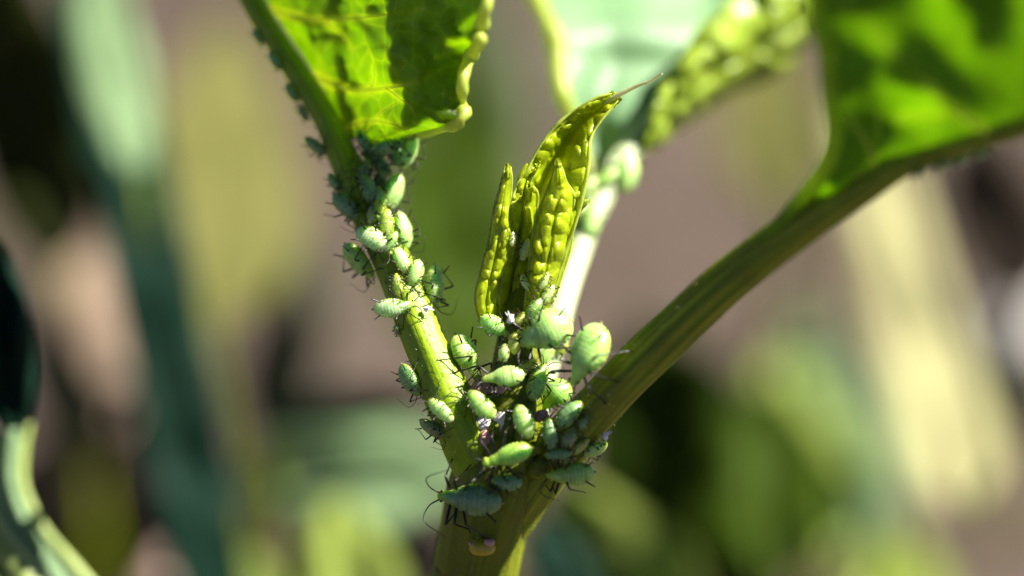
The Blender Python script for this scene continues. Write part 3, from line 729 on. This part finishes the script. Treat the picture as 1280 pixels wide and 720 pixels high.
bleaf('weed_leaf', 'blurred mint leaf added as the sunlit top of the teal strap leaf', [(172, 215, 12), (150, 110, 13), (132, 20, 14), (118, -110, 15.5)], 40, m_mint, tilt=.5, seed=2, sr=.12)  # added paler blade, paints the lit upper end of the strap leaf
bleaf('weed_leaf', 'blurred very dark olive leaf in the top left corner', [(70, 330, 22), (50, 200, 22), (20, 60, 21), (-10, -90, 20)], 85, m_dkol, tilt=-.6, seed=3)
bleaf('weed_leaf', 'blurred yellow olive leaf left of the infested stalk', [(258, 400, 20), (265, 300, 23), (275, 180, 27), (285, 20, 31)], 112, m_yol, tilt=.5, seed=4)
bleaf('weed_leaf', 'blurred dark teal leaf cut by the left edge', [(20, 545, 3.6), (10, 480, 3.4), (0, 400, 3.2), (-12, 330, 3.2), (-25, 280, 3.2)], 38, m_teal, tilt=1.0, seed=5, stem=False)
bleaf('weed_leaf', 'blurred wide mint leaf low between left weeds and the stem', [(300, 600, 22), (370, 596, 20), (450, 592, 19), (540, 594, 19), (640, 600, 20)], 74, m_mint, bulge=1.6, tilt=-2.4, seed=6)
bleaf('weed_leaf', 'blurred dark teal leaf above the wide mint leaf', [(330, 528, 17), (420, 512, 17), (500, 505, 17), (590, 515, 17)], 26, m_teal, tilt=1.5, seed=7)
bleaf('weed_leaf', 'blurred lime leaf at bottom left of the stem', [(450, 820, 10), (438, 750, 11.5), (428, 690, 12.5), (420, 620, 14)], 74, m_lime, tilt=-.5, seed=8)
bleaf('weed_leaf', 'blurred small lime leaf at the bottom beside the pink stone', [(320, 800, 14), (312, 750, 16), (308, 690, 18)], 45, m_lime, tilt=-1, seed=9)
bleaf('weed_leaf', 'blurred deep green leaf behind the young leaves', [(600, 470, 25), (585, 380, 25), (570, 270, 25), (560, 150, 25), (560, 20, 25)], 95, m_green, tilt=.8, seed=10)
bleaf('weed_leaf', 'blurred broad deep green leaf at lower right centre', [(930, 790, 26), (890, 690, 25), (850, 590, 24), (820, 480, 24), (800, 400, 24)], 130, m_dgrn, tilt=-.6, seed=11)
bleaf('weed_leaf', 'blurred round green leaf right of centre low down', [(975, 720, 18), (965, 650, 19), (960, 570, 20), (955, 480, 21)], 84, m_green, tilt=-.4, seed=12)
bleaf('weed_leaf', 'blurred pale lime leaf right of the round green leaf', [(1020, 700, 20), (1005, 620, 23), (985, 540, 26), (965, 440, 29)], 74, m_lime, tilt=-.2, seed=13)
bleaf('weed_leaf', 'blurred mint leaf left of the dry straw leaf', [(1085, 680, 22), (1065, 600, 25), (1040, 500, 28), (1010, 380, 32)], 70, m_mint, tilt=-.5, seed=14)
bleaf('straw_leaf', 'blurred broad dry straw coloured leaf slanting down the right side', [(1080, 130, 30), (1105, 250, 27), (1140, 380, 24), (1170, 500, 21.5), (1205, 640, 19)], 68, m_straw, tilt=.2, prof=lambda s: (.42+.58*s)*(1-max(0, (s-.82)/.18)**2)**.5, seed=15, sr=.15)
bleaf('weed_leaf', 'blurred yellow green leaf at bottom right of the stem', [(860, 840, 12), (800, 760, 13.5), (750, 690, 15), (690, 590, 17)], 92, m_lime, tilt=-1.0, seed=16)
bleaf('weed_leaf', 'blurred teal leaf at the bottom just right of the stem', [(745, 800, 10), (715, 740, 10), (690, 690, 10), (672, 650, 10)], 38, m_teal, tilt=.4, seed=17)
bleaf('weed_leaf', 'blurred olive leaf between the far stalk and right leaf', [(985, 260, 28), (975, 190, 30), (960, 110, 33), (950, 10, 36)], 72, m_yol, tilt=-.6, seed=18)
bleaf('weed_leaf', 'blurred olive leaf at the bottom under the straw leaf', [(1140, 840, 20), (1120, 740, 23), (1100, 650, 26)], 70, m_lime, tilt=-.4, seed=19)
m_soilshade = BL('soil_shade_leaf', (.055, .042, .032), (.05, .035, .02), .2, .8)  # dark leaf shapes added to paint the shade lying on the soil
bleaf('shade_or_dead_leaf', 'blurred dark brown leaf shape added as soil shade at lower left behind the teal strap leaf', [(40, 760, 30), (90, 670, 30), (125, 590, 30), (160, 500, 30)], 120, m_soilshade, tilt=-.5, seed=21)
bleaf('shade_or_dead_leaf', 'blurred dark brown leaf shape added as soil shadow at the right edge under the right leaf', [(1290, 380, 30), (1260, 300, 29), (1235, 220, 28), (1215, 130, 27)], 75, m_soilshade, tilt=.5, seed=22)
m_tan = BL('dead_tan_leaf', (.26, .19, .14), (.2, .14, .08), .2, .8)
m_gg = BL('grey_green_leaf', (.11, .13, .07), (.12, .15, .05), .3)
bleaf('shade_or_dead_leaf', 'blurred tan dead leaf between the left edge and teal strap leaf', [(95, 560, 26), (100, 470, 29), (105, 390, 32), (110, 300, 35)], 78, m_tan, tilt=.4, seed=24)
bleaf('weed_leaf', 'blurred grey green leaf at the top between left leaf and pale leaf', [(630, 220, 27), (618, 140, 28), (608, 60, 29), (600, -60, 30)], 62, m_gg, tilt=.3, seed=25)
bleaf('weed_leaf', 'blurred olive leaf low behind the yellow olive leaf', [(330, 560, 30), (345, 480, 30), (370, 400, 31), (400, 300, 32)], 50, m_gg, tilt=-.4, seed=26)
# near stalk at lower left
oS = thing('pale_weed', 'pale yellow green weed stalk curving out of the lower left corner', 'plant', ground_z(P(120, 760, 3.5)))
lo = oS.location.copy()
V, F, U = tube_geo([(36, 530, 3.6, .05), (28, 570, 3.5, .07), (30, 612, 3.4, .07), (54, 660, 3.3, .07), (92, 706, 3.2, .08), (142, 765, 3.2, .09)], nseg=16)
mesh('stalk', V, F, M['pstalk'], oS, lo, U)
V, F, U = tube_geo([(*P(142, 765, 3.2), .09), (*(P(140, 765, 3.2).lerp(lo, .5)), .3), (*lo, .4)], nseg=14, world=True); mesh('stem', V, F, M['stem'], oS, lo, U)
sW = Sheet([(-30, 545, 2.3), (-40, 600, 2.2), (-30, 680, 2.0), (40, 790, 1.9)], [(30, 535, 3.5), (24, 600, 3.42), (56, 668, 3.3), (135, 760, 3.2)], None, ns=30, nv=10, bulge=-.15)
V, F, U = tube_geo([(-50, 610, 2.1, .16), (-18, 655, 2.2, .18), (20, 705, 2.2, .20), (70, 770, 2.2, .22)], nseg=14); mesh('midrib', V, F, M['pstalk'], oS, lo, U)
sW.build('leaf', m_mint, oS, lo, thick=.05)
def stone(label, px, py, d, size, mat, seed, flat=.8):
    o = lump('stone', px, py, d, size, mat, None, seed, flat=flat, rough=.35)
    o.location = P(px, py, d); tag(o, label, 'stone')
COLL_done = True
stone('blurred pinkish stone at the bottom left edge', 200, 730, 31, 1.15, m_pinkst, 2)
stone('blurred grey white stone at the right edge', 1305, 430, 41, 2.5, m_grey, 5)
